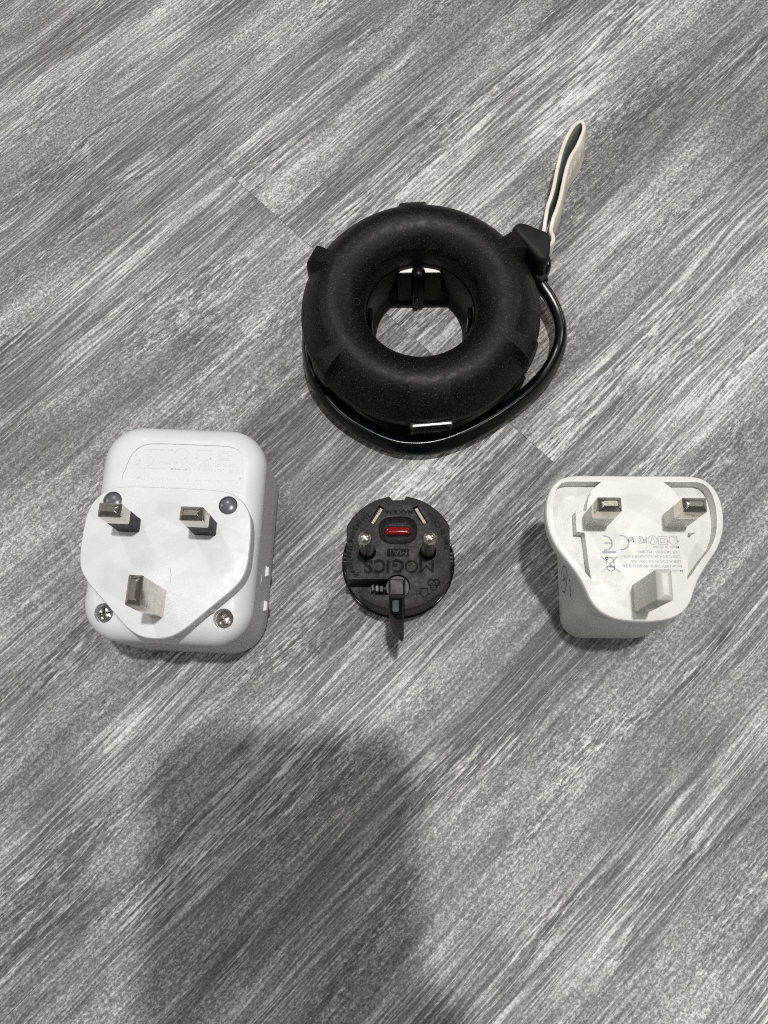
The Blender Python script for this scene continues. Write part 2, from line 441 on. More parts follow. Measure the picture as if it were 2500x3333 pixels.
live_pin(-11.1, 0, zp, M['sleeve'], A); live_pin(11.1, 0, zp, M['sleeve'], A); earth_pin(0, -22.2, zp, M['nickel'], A)
bm = bmesh.new(); stroke(bm, [(2.3, -12.2), (2.75, -14), (2.65, -16.4)], .16, zp, .01); bare(bm, 'scratch', M['grey_print'], A)
for x, y in ((17.5, -24.8), (-17.3, -24.9)):
    b = part('screw', circ(2.45, x, y, 32), [(0, zf-3.4), (0, zf-1.9), (.25, zf-1.5), (.9, zf-1.15), (1.9, zf-1.0)], M['steel'], A, 50)
    a = .6 if x > 0 else .2
    X = Matrix.Translation((x, y, 0)) @ Matrix.Rotation(a, 4, 'Z')
    cut(b, [loft([(-1.7, -.33), (1.7, -.33), (1.7, .33), (-1.7, .33)], [(.2, zf-2.6), (-.1, zf)], xf=X), loft([(-.33, -1.7), (.33, -1.7), (.33, 1.7), (-.33, 1.7)], [(.2, zf-2.6), (-.1, zf)], xf=X)], 50)
part('guide_nub', circ(.95, 14.2, -22.6, 20), [(0, zf-.5), (0, zf+3.6), (.3, zf+4.2), (.7, zf+4.35)], M['white'], A, 60)
# moulded rating text and symbols, all reading from the far side
bm = bmesh.new(); z = zf-.35; h = .06
def rect(cx, cy, w, hh): return [(cx-w/2, cy-hh/2), (cx+w/2, cy-hh/2), (cx+w/2, cy+hh/2), (cx-w/2, cy+hh/2)]
stroke(bm, rect(12.8, 24.5, 4.0, 2.9), .22, z, h, True); stroke(bm, rect(12.8, 24.5, 2.3, 1.6), .22, z, h, True)
stroke(bm, [(8.6, 25.9), (4.4, 25.9), (4.4, 23.2), (6.5, 22.4), (8.6, 23.2)], .22, z, h, True); stroke(bm, [(8.6, 23.4), (9.2, 23.0)], .22, z, h); stroke(bm, [(4.4, 23.4), (3.8, 23.0)], .22, z, h)
stroke(bm, circ(2.05, -.4, 24.5, 28, ry=1.75), .2, z, h, True); text(bm, 'V', 2.2, (.2, 25.2), pi, z, h)
stroke(bm, arc(-14.2, 21.9, 1.5, -100, 100), .3, z, h); stroke(bm, [(-14.4, 21.9), (-12.8, 21.9)], .3, z, h); stroke(bm, arc(-10.2, 21.9, 1.5, -100, 100), .3, z, h)
stroke(bm, [(-12.5, 25.6), (-6, 25.6)], .35, z, h); stroke(bm, [(-4.6, 25.5), (-2.9, 25.5)], .3, z, h)
text(bm, 'USB-C OUTPUT: 5V DC 3A MAX', 1.35, (17.2, 21.8), pi, z, h, 24.5)
text(bm, 'USB OUTPUT: 5V DC 2.1A', 1.35, (17.2, 20.1), pi, z, h, 20.5)
text(bm, 'ELECTRICAL RATING 100-250V~ 10A', 1.35, (17.6, 16.7), pi, z, h, 31)
stroke(bm, [(-13, 19.6), (-4.5, 19.6)], .5, z, h); stroke(bm, [(-3, 19.5), (2, 19.5)], .3, z, h)
bare(bm, 'moulded_text', M['relief'], A)
bm = bmesh.new(); stroke(bm, [(18.35, 17.45), (18.1, 17.3)], .25, zf-.35, .05); bare(bm, 'speck', M['dark_print'], A)
# two catches and a thumb hollow in the right-hand wall
for yy, zz in ((-6.6, 13.5), (-17.2, 11)):
    part('side_catch', [(24.2, yy-1.9), (25.75, yy-1.3), (25.75, yy+1.3), (24.2, yy+1.9)], [(0, zz-2.5), (0, zz), (.1, zz+.1)], M['white'], A)
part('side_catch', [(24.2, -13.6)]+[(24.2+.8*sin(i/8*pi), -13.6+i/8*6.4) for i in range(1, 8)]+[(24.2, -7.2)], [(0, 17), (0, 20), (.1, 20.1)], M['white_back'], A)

# ------------------------------------------------------------------ right: small white charger
B = tag(empty('usb_charger', 66.1, 59, -.012), 'small warm white charger with grey rating print and a plastic earth pin', 'plug charger')
zp = 43.0
half = [(0, 13.35), (6, 13.4), (12, 13.4), (17, 13.25), (20.6, 12.2), (23.2, 9.6), (24.7, 5.6), (25.0, 1.0), (24.3, -3.6), (22.4, -8.0), (19.6, -12.0), (17.0, -15.8), (15.1, -19.6), (13.6, -23.2), (11.2, -26.0), (7.6, -27.8), (3.6, -28.5), (0, -28.7)]
PLT = ccw(catmull(half+[(-x, y) for x, y in reversed(half[1:-1])], 5))
plate = part('plug_plate', PLT, [(4.5, zp-8.6), (2.4, zp-7.9), (1.2, zp-7.1), (.55, zp-6.2), (.15, zp-4), (0, zp-1.2), (.1, zp-.5), (.35, zp-.15), (.8, zp)], M['warm'], B)
WL = [(-18.4, 11.4), (-8.8, 11.4), (-10.5, 10.0), (-12.0, 8.3), (-12.9, 6.0), (-13.5, 3.0), (-13.7, 2.6), (-16.6, 2.6), (-16.6, -3.4), (-14.4, -3.6), (-14.1, -7.0), (-13.7, -12.9), (-13.2, -16.9), (-14.9, -14.9), (-16.2, -13.0), (-17.8, -10.9), (-19.5, -9.0), (-20.9, -7.0), (-22.0, -4.6), (-22.7, -1.8), (-23.0, 1.5), (-22.9, 4.6), (-22.4, 7.4), (-21.5, 9.5), (-20.2, 10.9)]
WR = [(-x, y) for x, y in WL]
cut(plate, [loft(WL, [(0, zp-4.4), (0, zp+1)]), loft(WR, [(0, zp-4.4), (0, zp+1)])])
def radial(P, cx, cy, n=120):
    """resample a closed outline at even angles about a centre"""
    out = []
    for i in range(n):
        a = 2*pi*i/n; dx, dy = cos(a), sin(a); best = 0
        for j in range(len(P)):
            x1, y1 = P[j-1][0]-cx, P[j-1][1]-cy; x2, y2 = P[j][0]-cx, P[j][1]-cy
            ex, ey = x2-x1, y2-y1; det = dx*(-ey)+dy*ex
            if abs(det) < 1e-9: continue
            t = (x1*(-ey)+y1*ex)/det; u = (dx*y1-dy*x1)/det
            if t > 0 and -1e-6 <= u <= 1+1e-6: best = max(best, t)
        out.append((cx+dx*best, cy+dy*best))
    return out
BQ = radial(rrect(29.4, 41.0, 6.8, 0, -8.0, 12), 0, -8); PQ = radial(offset(PLT, 2.4), 0, -8)
rows = [(offset(BQ, d), z) for d, z in [(2.2, 0), (1.2, .3), (.5, .9), (.1, 1.9), (0, 3), (0, 25)]]
for k in range(1, 13):
    t = k/12; w = t**2.2
    rows.append(([(p[0]+(q[0]-p[0])*w, p[1]+(q[1]-p[1])*w) for p, q in zip(BQ, PQ)], 25+11*t))
link('body', bm_mesh(loft_out(rows), 'body', 60), M['warm_body'], B)
live_pin(-11.1, 0, zp, M['pin_white'], B); live_pin(11.1, 0, zp, M['pin_white'], B)
for x in (-11.1, 11.1):
    part('pin_collar', rrect(6.9, 4.5, .5, x, -.1, 3), [(0, zp-.5), (0, zp+.12), (.1, zp+.2)], M['warm'], B)
earth_pin(0, -22.2, zp, M['pin_white'], B, True)
bm = bmesh.new(); z = zp; h = .02
T = lambda s, x, y, w, sz=1.12: text(bm, s, sz, (x, y), pi, z, h, w, bold=.012)
T('Made in China', 11.7, -7.3, 7.2)
T('USB 3A(18W)', 11.7, -8.65, 6.6); T('PD:20W', 4.0, -8.65, 3.9)
T('USB-C:5/3A,9V/2.22A,12V/1.67A', 11.8, -10.0, 15.8)
T('USB-A:5/3A,9V/2A,12V/1.5A', 11.9, -11.35, 13.8)
T('Input:100V-240V~50/60Hz 0.5A', 12.0, -12.7, 16.3)
T('Model:', 12.2, -14.05, 3.4); T('600', 4.9, -14.05, 2.0)
# house, double square, V in a ring, FC, loop mark
stroke(bm, [(11.3, -4.7), (9.2, -4.7), (9.2, -5.9), (8.6, -5.9), (10.2, -7.1), (11.8, -5.9), (11.3, -5.9)], .17, z, h, True)
stroke(bm, rect(7.3, -5.75, 2.5, 2.3), .17, z, h, True); stroke(bm, rect(7.3, -5.75, 1.15, 1.0), .17, z, h, True)
stroke(bm, circ(1.25, 4.5, -5.65, 24), .17, z, h, True); stroke(bm, [(5.2, -6.5), (4.5, -4.6), (3.8, -6.5)], .17, z, h)
text(bm, 'F', 2.3, (2.9, -4.8), pi, z, h, 1.0, bold=.02); stroke(bm, arc(1.0, -5.6, .95, -130, 130), .26, z, h); stroke(bm, arc(.75, -5.6, .42, -120, 120), .22, z, h)
stroke(bm, arc(-1.5, -5.7, .75, -60, 250), .24, z, h); stroke(bm, circ(.28, -1.5, -5.7, 10), .2, z, h, True); stroke(bm, [(-.9, -6.3), (-1.0, -4.9), (-.5, -4.7)], .22, z, h)
# CE mark, bar and crossed-out bin
stroke(bm, arc(-8.9, -6.6, 2.05, -98, 98, 20), .42, z, h); stroke(bm, [(-9.0, -6.6), (-7.0, -6.6)], .38, z, h); stroke(bm, arc(-4.3, -6.4, 2.05, -98, 98, 20), .42, z, h)
stroke(bm, [(-9.75, -9.2), (-5.8, -9.2)], .62, z, h)
bare(bm, 'rating_print', M['grey_print'], B)
bm = bmesh.new()
stroke(bm, [(-10.2, -10.4), (-5.1, -15.0)], .16, z, h); stroke(bm, [(-5.5, -10.4), (-10.2, -15.0)], .16, z, h)
stroke(bm, [(-8.8, -10.9), (-8.6, -13.7)], .17, z, h+.01); stroke(bm, [(-6.9, -10.9), (-6.5, -13.7)], .17, z, h+.01)
stroke(bm, [(-9.0, -10.8), (-6.8, -10.8)], .22, z, h+.01); stroke(bm, arc(-7.6, -13.4, 1.15, 180, 360, 10), .2, z, h+.01, True); stroke(bm, circ(.35, -8.6, -11.0, 12), .22, z, h+.01, True); stroke(bm, circ(.3, -7.7, -13.0, 10), .2, z, h+.01, True)
bare(bm, 'bin_symbol', M['dark_print'], B)
# logo and letter on the left wall
bm = bmesh.new()
R90 = Matrix.Translation((-14.73*MM, 0, 0)) @ Matrix(((0, 0, -1, 0), (1, 0, 0, 0), (0, 1, 0, 0), (0, 0, 0, 1)))
stroke(bm, [(-7.0, 12.0), (-8.2, 16.2), (-10.8, 17.4), (-13.6, 16.0), (-15.4, 12.6), (-14.4, 8.6), (-11.6, 6.9), (-8.4, 8.4)], .4, 0, .03, True)
stroke(bm, [(-13.2, 12.2), (-9.6, 12.2)], .45, 0, .03); stroke(bm, [(-11.3, 14.4), (-11.3, 9.8)], .45, 0, .03); stroke(bm, [(-12.6, 14.5), (-10, 14.5)], .35, 0, .03)
stroke(bm, [(-18.2, 21.0), (-14.6, 21.0)], .9, 0, .03); stroke(bm, [(-13.6, 21.0), (-12.8, 21.0)], .9, 0, .03)
bm.transform(R90)
bare(bm, 'side_logo', M['dark_print'], B)

# ------------------------------------------------------------------ middle: black plug converter
D = tag(empty('plug_converter', -.9, 55.6, 0), 'small round black plug converter with two round pins and a red window', 'plug adapter')
zt = 19.0
def clipped(r, x0, x1, n=72, notch=None):
    P = []
    for i in range(n):
        a = 2*pi*i/n; P.append((max(x0, min(x1, r*cos(a))), r*sin(a)))
    return P
def disc_outline():
    r = 18.1; P = []
    def A_(a0, a1, n):
        return [(r*cos(radians(a0+(a1-a0)*i/n)), r*sin(radians(a0+(a1-a0)*i/n))) for i in range(n+1)]
    # right flat, top arc up to the notch, notch, top arc to the left flat, bottom arc
    P += A_(27, 81.5, 20)
    P += [(1.9, 16.75), (-1.7, 16.75)]
    P += A_(98.5, 153, 20)
    P += A_(207, 333, 44)
    return P
body = part('body', disc_outline(), [(.5, .8), (.2, 2.5), (0, 3.5), (0, zt-.35), (.1, zt-.12), (.35, zt)], M['charcoal'], D, 30)
part('base_disc', circ(18.6, 0, .1, 96), [(.8, 0), (.1, .4), (0, .9), (0, 1.7), (.5, 2.0)], M['black_gloss'], D, 40)
XF = lambda x, y, a: Matrix.Translation((x, y, 0)) @ Matrix.Rotation(radians(a), 4, 'Z')
oval = ccw(catmull([(-6.1, 6.9), (-5.6, 9.4), (-3.4, 11.0), (0, 11.3), (3.4, 11.0), (5.5, 9.4), (6.0, 6.9), (5.5, 4.2), (3.2, 2.6), (0, 2.3), (-3.2, 2.6), (-5.5, 4.2)], 4))
cuts = [loft(circ(2.65, -9.55, -.1, 32), [(0, 4), (0, zt+1)]), loft(circ(2.65, 9.25, -.1, 32), [(0, 4), (0, zt+1)]),
        loft(oval, [(2.0, zt-1.9), (1.2, zt-1.5), (.35, zt-.5), (0, zt-.01), (-.1, zt+1)]),
        loft([(-24, -13.5), (-3.0, -13.5), (-3.0, -8.6), (-24, -8.6)], [(0, 9), (0, zt+1)]),
        loft(circ(3.85, -.2, -11.0, 36), [(0, 9), (0, zt+1)]),
        loft([(-2.9, -22), (1.9, -22), (1.9, -11), (-2.9, -11)], [(0, 9), (0, zt+1)]),
        loft([(-.95, -3.2), (.95, -3.2), (.95, 3.2), (-.95, 3.2)], [(0, zt-2.2), (0, zt+1)], xf=XF(-6.7, 11.85, -31)),
        loft([(-.95, -3.2), (.95, -3.2), (.95, 3.2), (-.95, 3.2)], [(0, zt-2.2), (0, zt+1)], xf=XF(6.9, 11.75, 30))]
cut(body, cuts, 30)
for x, y, a in ((-6.65, 11.75, -31), (7.0, 11.65, 30)):
    o = link('slot_contact', bm_mesh(loft([(-.6, -3.1), (.75, -3.1), (.75, 3.0), (-.6, 3.0)], [(0, zt-2.6), (0, zt-.9), (.25, zt-.7)], xf=XF(x, y, a)), 'slot_contact'), M['brass'], D)
for x in (-9.6, 9.2):
    rows = [(0, 5), (0, 36.2)]+[(2.05*(1-cos(i/8*pi/2)), 36.2+2.05*sin(i/8*pi/2)) for i in range(1, 8)]
    part('round_pin', circ(2.05, x, .1, 28), rows, M['chrome'], D, 60)
win = rrect(7.7, 2.5, .9, -.05, 6.9, 6)
part('fuse_window', win, [(0, zt-2.4), (0, zt-1.2), (.12, zt-.75), (.5, zt-.45), (.95, zt-.4)], M['red'], D, 70)
part('window_frame', offset(ccw(win), -.28), [(0, zt-2.4), (0, zt-1.35), (.12, zt-1.3)], M['ink'], D)
part('pivot_washer', circ(3.7, -.2, -11.0, 32), [(0, 8.5), (0, zt-1.6), (.2, zt-1.4)], M['washer'], D, 40)
part('pivot_cheek', rrect(.5, 7, .1, -2.75, -11), [(0, 9), (0, zt-.5)], M['ink'], D); part('pivot_cheek', rrect(.5, 7, .1, 1.95, -11), [(0, 9), (0, zt-.5)], M['ink'], D)
for k in range(3):
    part('groove_catch', rrect(1.5-.3*k, 2.2, .5, -5.2-2.4*k*.6, -11+.4*k, 4), [(0, 8.5), (0, 15-1.2*k), (.3, 15.4-1.2*k)], M['washer' if k == 0 else 'smoke'], D)
for sx in (-1, 1):
    for k in range(3):
        part('grip_rib', rrect(1.6, .9, .3, sx*16.55, -2.4+1.2*k, 3), [(0, 3), (0, 15.5), (.2, 15.8)], M['charcoal_side'], D)
# swung-up earth prong: a tapering slab leaning 45 degrees towards the viewer
prong = ccw([(-2.25, 0), (2.15, 0), (2.15, 23.0), (1.7, 24.4), (1.2, 24.4), (-1.0, 20.4), (-2.0, 15.6), (-2.25, 12)])
# local frame: y runs along the prong, z is its upward face
ax = Vector((0, -.66, .75)).normalized(); sx_ = Vector((1, 0, 0)); nz = sx_.cross(ax)
if nz.z < 0: nz = -nz
XP = Matrix(((sx_.x, ax.x, nz.x, -.55), (sx_.y, ax.y, nz.y, -10.4), (sx_.z, ax.z, nz.z, 15.2), (0, 0, 0, 1)))
pr = link('earth_prong', bm_mesh(loft(prong, [(.3, -3.6), (0, -3.3), (0, -.3), (.3, 0)], xf=XP), 'earth_prong', 30), M['charcoal_side'], D)
link('prong_frame', bm_mesh(loft([(-1.9, 6.5), (1.75, 6.5), (1.75, 18.6), (-.2, 18.2), (-1.9, 14.5)], [(0, -.3), (0, .05)], xf=XP), 'prong_frame', 40), M['ink'], pr)
link('prong_window', bm_mesh(loft(rrect(1.9, 6.2, .5, -.25, 11.0, 4), [(0, -.3), (0, .1), (.2, .2)], xf=XP), 'prong_window', 40), M['smoke'], pr).parent = pr
part('pivot_block', rrect(4.3, 5.0, .4, -.5, -11.0, 3), [(0, 9), (0, zt-.6), (.3, zt-.3)], M['charcoal_side'], D)
# raised glossy lettering
bm = bmesh.new(); z = zt; h = .1
text(bm, 'M', 5.9, (10.9, -2.6), pi, z, h, 4.3, bold=.0); stroke(bm, [(10.6, -2.7), (10.6, -6.8)], .75, z, h+.01); stroke(bm, [(6.9, -2.7), (6.9, -6.8)], .75, z, h+.01)
stroke(bm, circ(1.75, 4.1, -4.75, 36), .62, z, h, True); stroke(bm, [(4.1+(1.0 if k % 2 == 0 else .5)*cos(k*pi/5+pi/2), -4.75+(1.0 if k % 2 == 0 else .5)*sin(k*pi/5+pi/2)) for k in range(10)], .16, z, h, True)
text(bm, 'G', 5.9, (1.8, -2.6), pi, z, h, 3.6, bold=.03); text(bm, 'I', 5.9, (-2.75, -2.6), pi, z, h, .85, bold=.03)
text(bm, 'C', 5.9, (-3.9, -2.6), pi, z, h, 3.5, bold=.03); text(bm, 'S', 5.9, (-7.9, -2.6), pi, z, h, 2.9, bold=.035)
text(bm, 'MAX 6.3A', 1.75, (4.6, 13.3), pi, z, h, 8.8, bold=.03)
arctext(bm, 'Singapore Designed', 2.25, 15.8, 127, 212, z, h, .035)
arctext(bm, 'Asm in China', 2.25, 15.9, 1, 53, z, h, .035)
# recycling emblem and house mark
for k in range(3): stroke(bm, arc(10.9+.95*cos(radians(90+120*k)), -10.2-.95*sin(radians(90+120*k)), .95, -90-120*k-125, -90-120*k+125, 10), .42, z, h)
stroke(bm, [(10.9+(.75 if k % 2 == 0 else .38)*cos(k*pi/5+pi/2), -10.2+(.75 if k % 2 == 0 else .38)*sin(k*pi/5+pi/2)) for k in range(10)], .14, z, h, True)
stroke(bm, [(9.0, -11.6), (6.9, -11.6), (6.9, -13.1), (6.4, -13.1), (7.95, -14.4), (9.5, -13.1), (9.0, -13.1)], .24, z, h, True)
bare(bm, 'raised_lettering', M['ink'], D)
bm = bmesh.new(); stroke(bm, [(-3.5, -.3), (3.3, -.3)], 2.5, zt, .04); bare(bm, 'name_plate', M['ink'], D)
bm = bmesh.new(); text(bm, 'MA1', 2.3, (2.7, .55), pi, zt+.04, .07, 5.3, bold=.01); bare(bm, 'model_lettering', M['charcoal'], D)

# ------------------------------------------------------------------ top: black ring extension socket
E_ = tag(empty('ring_extension_socket', 7.0, 138.6, 0), 'black ring-shaped extension socket with a coiled cable and cream wrist strap', 'extension socket')
LOBES = [(33.9, 6), (93.5, 7), (153.9, 5.6), (214.5, 5.6), (274.5, 11), (332.9, 5.6)]
NR = 32
def base_profile():
    P = [(18.3, 15.5), (18.6, 18.5), (18.9, 21.5), (19.5, 24.4), (20.9, 26.4), (22.8, 28.3), (25.2, 29.7), (28, 30.4), (30.8, 30.2), (33.4, 28.9), (35.6, 26.7), (37.5, 24.0), (39.0, 21.4), (39.9, 19.6), (40.3, 18.6), (40.4, 16.2), (40.0, 15.6), (38.8, 15.4)]
    return catmull(P, 4, False)
def lobe_profile():
    P = [(18.3, 15.5), (18.6, 18.5), (18.9, 21.5), (19.5, 24.4), (20.9, 26.4), (22.8, 28.3), (25.2, 29.7), (28, 30.4), (30.8, 30.2), (33.2, 29.5), (35.8, 28.5), (38.2, 27.4), (40.0, 26.2), (40.9, 24.8), (41.2, 20), (41.2, 16.2), (40.8, 15.6), (38.8, 15.4)]
    return catmull(P, 4, False)
bp, lp = base_profile(), lobe_profile()
angs = []
for i in range(720): angs.append(i*.5)
def lw(a, r=40):
    w = 0; k0 = .6+.4*max(0, min(1, (r-31.5)/8.5))
    for c, hw in LOBES:
        k = 1 if hw > 9 else k0
        d = abs((a-c+180) % 360-180); t = max(0, min(1, (hw*k+.7-d)/1.4)); w = max(w, t*t*(3-2*t)*(.35 if 80 < c < 100 else .5 if 270 < c < 280 else 1))
    return w
bm = bmesh.new(); cols = []
for a in angs:
    ca, sa = cos(radians(a)), sin(radians(a)); col = []
    for p, q in zip(bp, lp):
        w = lw(a, q[0])
        r = p[0]+(q[0]-p[0])*w; zz = p[1]+(q[1]-p[1])*w
        col.append(bm.verts.new((r*ca*MM, r*sa*MM, zz*MM)))
    cols.append(col)
for i in range(len(cols)):
    a, b = cols[i], cols[(i+1) % len(cols)]
    for j in range(len(a)-1): bm.faces.new((a[j], b[j], b[j+1], a[j+1]))
shell = link('ring_shell', bm_mesh(bm, 'ring_shell', 45), M['black_matte'], E_)
# glossy lower body with cable groove, open in the middle
bm = bmesh.new()
prof = [(18.2, 17.5), (17.9, 12), (17.4, 5), (17.0, 3.6), (15.7, 1.7), (15.4, .5), (15.8, 0), (36.5, 0), (38.6, .8), (39.2, 2.4), (39.2, 5.0), (37.4, 6.0), (37.2, 11.0), (39.0, 12.2), (39.3, 15.8), (38.0, 17)]
cols = []
for i in range(144):
    a = radians(i*2.5); ca, sa = cos(a), sin(a); col = []
    for k, (r, zz) in enumerate(prof):
        x, y = r*ca, r*sa
        if r < 18.5 and zz < 4: y = min(y, 11.6+(zz > 2.9 and r > 16)*1.2)
        col.append(bm.verts.new((x*MM, y*MM, zz*MM)))
    cols.append(col)
for i in range(len(cols)):
    a, b = cols[i], cols[(i+1) % len(cols)]
    for j in range(len(a)-1): bm.faces.new((a[j], b[j], b[j+1], a[j+1]))
link('lower_body', bm_mesh(bm, 'lower_body', 30), M['black_inner'], E_)
# socket insert on the far inner wall: leaning flat panel, rounded rib
def lean_panel(y): return [(-7.6, y), (7.6, y), (7.6, 17.2), (4.5, 18.6), (-4.5, 18.6), (-7.6, 17.2)]
link('socket_panel', bm_mesh(loft_out([(lean_panel(12.6), 1), (lean_panel(12.7), 3.5), (lean_panel(16.0), 15.8)]), 'socket_panel', 30), M['black_inner'], E_)
link('socket_rib', bm_mesh(loft_out([(circ(2.4, -.5, 12.9, 24), 1), (circ(2.4, -.5, 13.3, 24), 4), (circ(2.4, -.5, 16.0, 24), 16.5), (circ(2.0, -.5, 16.2, 24), 17.2), (circ(1.0, -.5, 16.2, 24), 17.6)]), 'socket_rib', 60), M['black_inner'], E_)
part('rib_step', rrect(1.6, 1.2, .4, -1.2, 10.9, 3), [(0, 2), (0, 6.5), (.2, 6.8)], M['black_gloss'], E_)
crescent = [(-7.2, 16.1), (7.2, 16.1)]+[(18.0*cos(radians(a)), 18.0*sin(radians(a))) for a in range(68, 113, 4)]
part('glint_ledge', crescent, [(0, 15.9), (0, 16.2), (.1, 16.28)], M['bright'], E_)  # bright metal on the gloss-black ledge, in place of a lamp reflection
for s in (-1, 1):
    part('side_contact', rrect(1.2, 5, .4, s*17.0, 2.0, 3), [(0, 2), (0, 13), (.3, 13.4)], M['black_gloss'], E_)
bm = bmesh.new(); stroke(bm, circ(1.2, -21.1, -1.2, 24), .14, 27.75, .1, True); bm.transform(Matrix.Identity(4))
# small moulding ring mark set on the sloping shell
bm.transform(Matrix.Translation((0, 0, -.3*MM)))
bare(bm, 'moulding_mark', M['black_soft'], E_)
# USB port low in the near wall
ua = radians(-85.5); UX = Matrix.Rotation(ua+pi/2, 4, 'Z')
def ubox(name, x0, x1, y0, y1, z0, z1, mat):
    bmx = loft([(x0, y0), (x1, y0), (x1, y1), (x0, y1)], [(0, z0), (0, z1)], xf=UX); return link(name, bm_mesh(bmx, name), mat, E_)
ubox('usb_housing', -6.9, 6.9, -40.9, -36, 3.0, 20.0, M['black_gloss'])
ubox('usb_rim', -6.25, 6.25, -41.5, -38, 19.0, 19.55, M['bright']); ubox('usb_rim', -6.25, 6.25, -41.5, -38, 13.6, 13.75, M['washer'])
ubox('usb_rim', -6.25, -6.1, -41.5, -38, 13.85, 19.0, M['washer']); ubox('usb_rim', 6.1, 6.25, -41.5, -38, 13.85, 19.0, M['washer'])
ubox('usb_tongue', -5.2, 5.2, -41.2, -38, 16.2, 17.5, M['ink'])
ubox('usb_divider', -.2, 0, -41.4, -38, 13.85, 16.2, M['washer'])
# flat cable: out of the plug, round the near side, back into the groove on the left
cx, cy = 7.0, 138.6
cab = [(44.6, 160.4, 13), (47.0, 156.8, 12), (49.6, 152.6, 10.5), (52.6, 148.0, 9.5), (54.9, 142.7, 8.6), (56.0, 136.5, 8), (54.9, 129.6, 7), (51.4, 122.4, 6.5), (45.8, 115.6, 6), (38.1, 109.0, 5.6), (29.6, 103.2, 5.4), (21.7, 99.0, 5.2), (13.9, 96.1, 5), (6.3, 95.0, 5), (-1.8, 95.9, 5.2), (-10.0, 99.4, 5.6), (-18.6, 105.0, 6.2), (-25.0, 111.7, 7), (-29.2, 118.5, 7.6), (-31.2, 125.5, 8.2), (-32.0, 133, 8.6), (-31.6, 141, 8.6)]
cab = [(x-cx, y-cy, z) for x, y, z in cab]
def sq(v): return math.copysign(abs(v)**.6, v)
def cable_sec(t): return [(2.05*sq(cos(a)), 3.0*sq(sin(a))) for a in [2*pi*i/24 for i in range(24)]]
cp = catmull(cab, 7, False)
link('cable', bm_mesh(sweep(cp, cable_sec, twist=lambda t: radians(14+26*math.exp(-((t-.55)/.2)**2))), 'cable', 60), M['cable'], E_)
# plug of the cable with its eyelet
def LC(P): return [(x-cx, y-cy) for x, y in P]
top = ccw(LC(catmull([(38.6, 166.2), (39.6, 168.3), (41.4, 169.0), (43.6, 168.4), (46.4, 167.0), (49.4, 165.6), (51.2, 163.4), (51.0, 160.2), (50.6, 157.0), (49.6, 154.6), (47.0, 154.6), (44.6, 157.6), (41.6, 161.6)], 4)))
plug = part('cable_plug', top, [(1.2, 8), (.4, 9.5), (0, 12), (0, 22.6), (.25, 23.4), (.8, 23.9), (1.6, 24.1)], M['black_soft'], E_, 50)
low = ccw(LC(catmull([(43, 160), (46, 164), (50.6, 164.4), (52.9, 162.2), (53.0, 158.6), (51.8, 155.6), (50.4, 153.2), (47.2, 152.8), (44.6, 155.6)], 4)))
part('plug_collar', low, [(.8, 3), (.2, 4), (0, 6), (0, 12.5), (.4, 13.6), (1.4, 14.2)], M['black_gloss'], E_, 50)
part('plug_neck', LC([(48.6, 151.5), (51.6, 153.0), (50.6, 156.2), (47.2, 155.0)]), [(.2, 6), (0, 7), (0, 13.5), (.4, 14.2)], M['black_soft'], E_)
# cream strap folded into a long standing loop through the eyelet
out = [(50.6, 171.2), (51.0, 173.6), (51.7, 177.3), (52.5, 181.0), (54.1, 185.5), (55.3, 190.0), (56.4, 195.0), (57.6, 199.8), (59.1, 205.2), (60.9, 209.9), (62.8, 213.6), (64.6, 216.2), (66.6, 217.4), (67.6, 216.0), (67.4, 213.4), (66.3, 210.5), (64.6, 206.6), (62.2, 202.4), (60.6, 198.2), (59.4, 193.9), (58.2, 189.0), (57.0, 184.0), (55.6, 179.6), (54.2, 176.0), (53.4, 173.0), (52.9, 170.4), (53.5, 168.2), (53.3, 166.2), (51.8, 164.6), (50.2, 164.9), (49.4, 166.8), (49.6, 169.2)]
sp = catmull([(x-cx, y-cy) for x, y in out], 6, True)
H1, lean, th = 13.4, 2.5, .68
bm = bmesh.new(); ring = []
n = len(sp)
for i in range(n):
    a, b = sp[i-2], sp[(i+2) % n]; dx, dy = b[0]-a[0], b[1]-a[1]; l = hypot(dx, dy) or 1; nx, ny = -dy/l*th, dx/l*th
    far = max(0, min(1, (sp[i][1]-30)/38)); ln = lean*(.15+.85*far); col = []
    for s, zf_ in ((1, 0), (1, .5), (1, 1), (.6, 1.02), (-.6, 1.02), (-1, 1), (-1, .5), (-1, 0)):
        wob = .25*sin(i*.21)*(1-zf_)
        z0 = .7+(1-far)*2.2
        col.append(bm.verts.new(((sp[i][0]+s*nx+(1-zf_)*ln+wob)*MM, (sp[i][1]+s*ny-(1-zf_)*.6)*MM, (z0+zf_*H1)*MM)))
    ring.append(col)
for i in range(n):
    a, b = ring[i], ring[(i+1) % n]
    for j in range(8): bm.faces.new((a[j], a[(j+1) % 8], b[(j+1) % 8], b[j]))
outer = [(r_[0].co.copy(), r_[1].co.copy(), r_[2].co.copy()) for r_ in ring]
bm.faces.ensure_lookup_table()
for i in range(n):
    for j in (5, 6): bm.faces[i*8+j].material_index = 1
st = link('strap', bm_mesh(bm, 'strap', 60), M['strap'], E_); st['label'] = 'cream rubber wrist strap folded in a long loop'
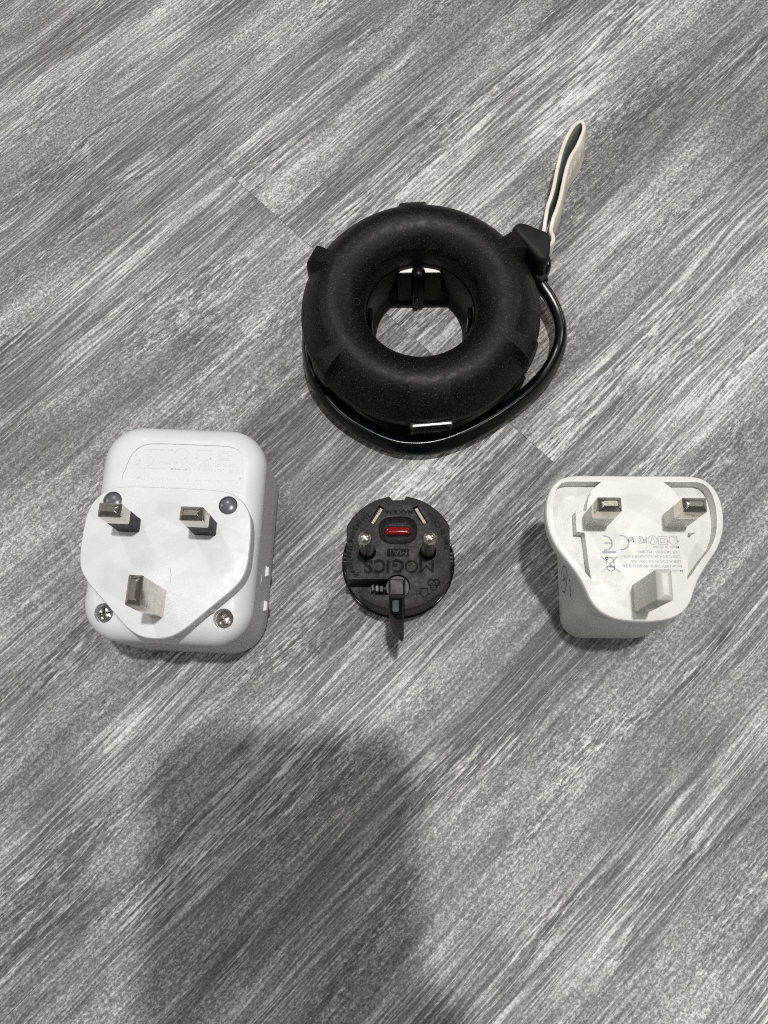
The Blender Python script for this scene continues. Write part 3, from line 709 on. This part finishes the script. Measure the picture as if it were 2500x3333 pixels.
# faint raised marks on the outer face of the strap
bm = bmesh.new()
for yy in (56.5, 59.5, 63, 66.5, 70):
    c = min((k for k in range(n) if outer[k][0].y > 0 and k > n*.42 and k < n*.8), key=lambda k: abs(outer[k][0].y/MM-yy))
    o0, o1, o2 = outer[c]
    q = outer[(c-2) % n][1]
    sd = Vector((.25, -.05, .1))
    sweep([o1/MM+sd, (o1*.5+q*.5)/MM*1.0+(o2-o0)/MM*.12+sd, q/MM+(o2-o0)/MM*.2+sd], ell(.28, .28, 6), bm=bm)
bare(bm, 'raised_mark', M['strap'], st)
# ------------------------------------------------------------------ the phone held over the floor (its shadow lies across the near half of the picture)
cm = Matrix.Translation((0, 0, CAM_H)) @ cam.rotation_euler.to_matrix().to_4x4()
PH = tag(empty('smartphone', 0, 0), 'dark smartphone held above the floor, casting the rounded shadow below the plugs', 'phone')
pb = loft(rrect(73, 158, 15, -14.5, -46, 12), [(1.2, 1.5), (.3, 1.9), (0, 2.6), (0, 8.6), (.3, 9.3), (1.2, 9.7)], xf=cm)
link('phone_body', bm_mesh(pb, 'phone_body', 40), M['phone'], PH)
link('phone_screen', bm_mesh(loft(rrect(68, 153, 13, -14.5, -46, 8), [(0, 9.72), (0, 9.8)], xf=cm), 'phone_screen', 40), M['ink'], PH)
link('camera_housing', bm_mesh(loft(rrect(32, 36, 7, 0, 12, 8), [(.4, .9), (0, 1.2), (0, 1.6)], xf=cm), 'camera_housing', 40), M['phone'], PH)

def skin_mesh(name, V, Ed, R, mat, parent, sub=2):
    me = bpy.data.meshes.new(name); me.from_pydata([tuple((cm @ Vector(v))*MM) for v in V], Ed, [])
    o = link(name, me, None, None); me.materials.append(mat)
    o.modifiers.new('s', 'SKIN')
    for i, r in enumerate(R):
        rr = r if isinstance(r, tuple) else (r, r)
        me.skin_vertices[0].data[i].radius = (rr[0]*MM, rr[1]*MM)
    me.skin_vertices[0].data[0].use_root = True
    m2 = o.modifiers.new('u', 'SUBSURF'); m2.levels = sub; m2.render_levels = sub
    dg = bpy.context.evaluated_depsgraph_get(); dg.update()
    e = bpy.data.meshes.new_from_object(o.evaluated_get(dg)); o.modifiers.clear(); o.data = e; e.shade_smooth()
    e.materials.clear(); e.materials.append(mat); o.parent = parent
    return o
HP = tag(empty('person', 0, 0), 'hand and forearm of the photographer reaching in from the near side to hold the phone', 'person')
# right hand: palm beside the lower right edge, four fingers across the back, thumb along the screen side
Vh = [(66, -166, 8), (56, -136, 6), (44, -112, 4), (34, -88, 2)]
Eh = [(0, 1), (1, 2), (2, 3)]; Rh = [(22, 17), (26, 17), (30, 14), (24, 12)]
fingers = [[(25, -92, -3), (6, -84, -9), (-14, -80, -9), (-30, -79, -7)], [(27, -106, -4), (4, -100, -10), (-18, -97, -10), (-36, -97, -8)], [(28, -121, -4), (6, -116, -10), (-14, -114, -10), (-31, -115, -8)], [(30, -135, -3), (11, -131, -9), (-5, -130, -9), (-18, -131, -8)]]
fingers = [[(x+7, y+24, z+2.5) for x, y, z in f] for f in fingers]
for k, f in enumerate(fingers):
    b0 = len(Vh); Vh += f; root = 3 if k < 2 else 2
    Eh += [(root, b0)]+[(b0+i, b0+i+1) for i in range(3)]; Rh += [8.4, 7.8, 7.2, 6.2] if k < 3 else [7.2, 6.6, 6, 5.2]
b0 = len(Vh); Vh += [(38, -70, 14), (30, -48, 17), (20, -30, 16)]; Eh += [(3, b0), (b0, b0+1), (b0+1, b0+2)]; Rh += [11, 9.5, 7.6]
skin_mesh('hand', Vh, Eh, Rh, M['skin'], HP)
skin_mesh('sleeve', [(63, -158, 8), (78, -212, 18), (102, -300, 40), (122, -370, 60)], [(0, 1), (1, 2), (2, 3)], [(27, 23), (34, 30), (42, 38), (46, 42)], M['sleeve_cloth'], HP)
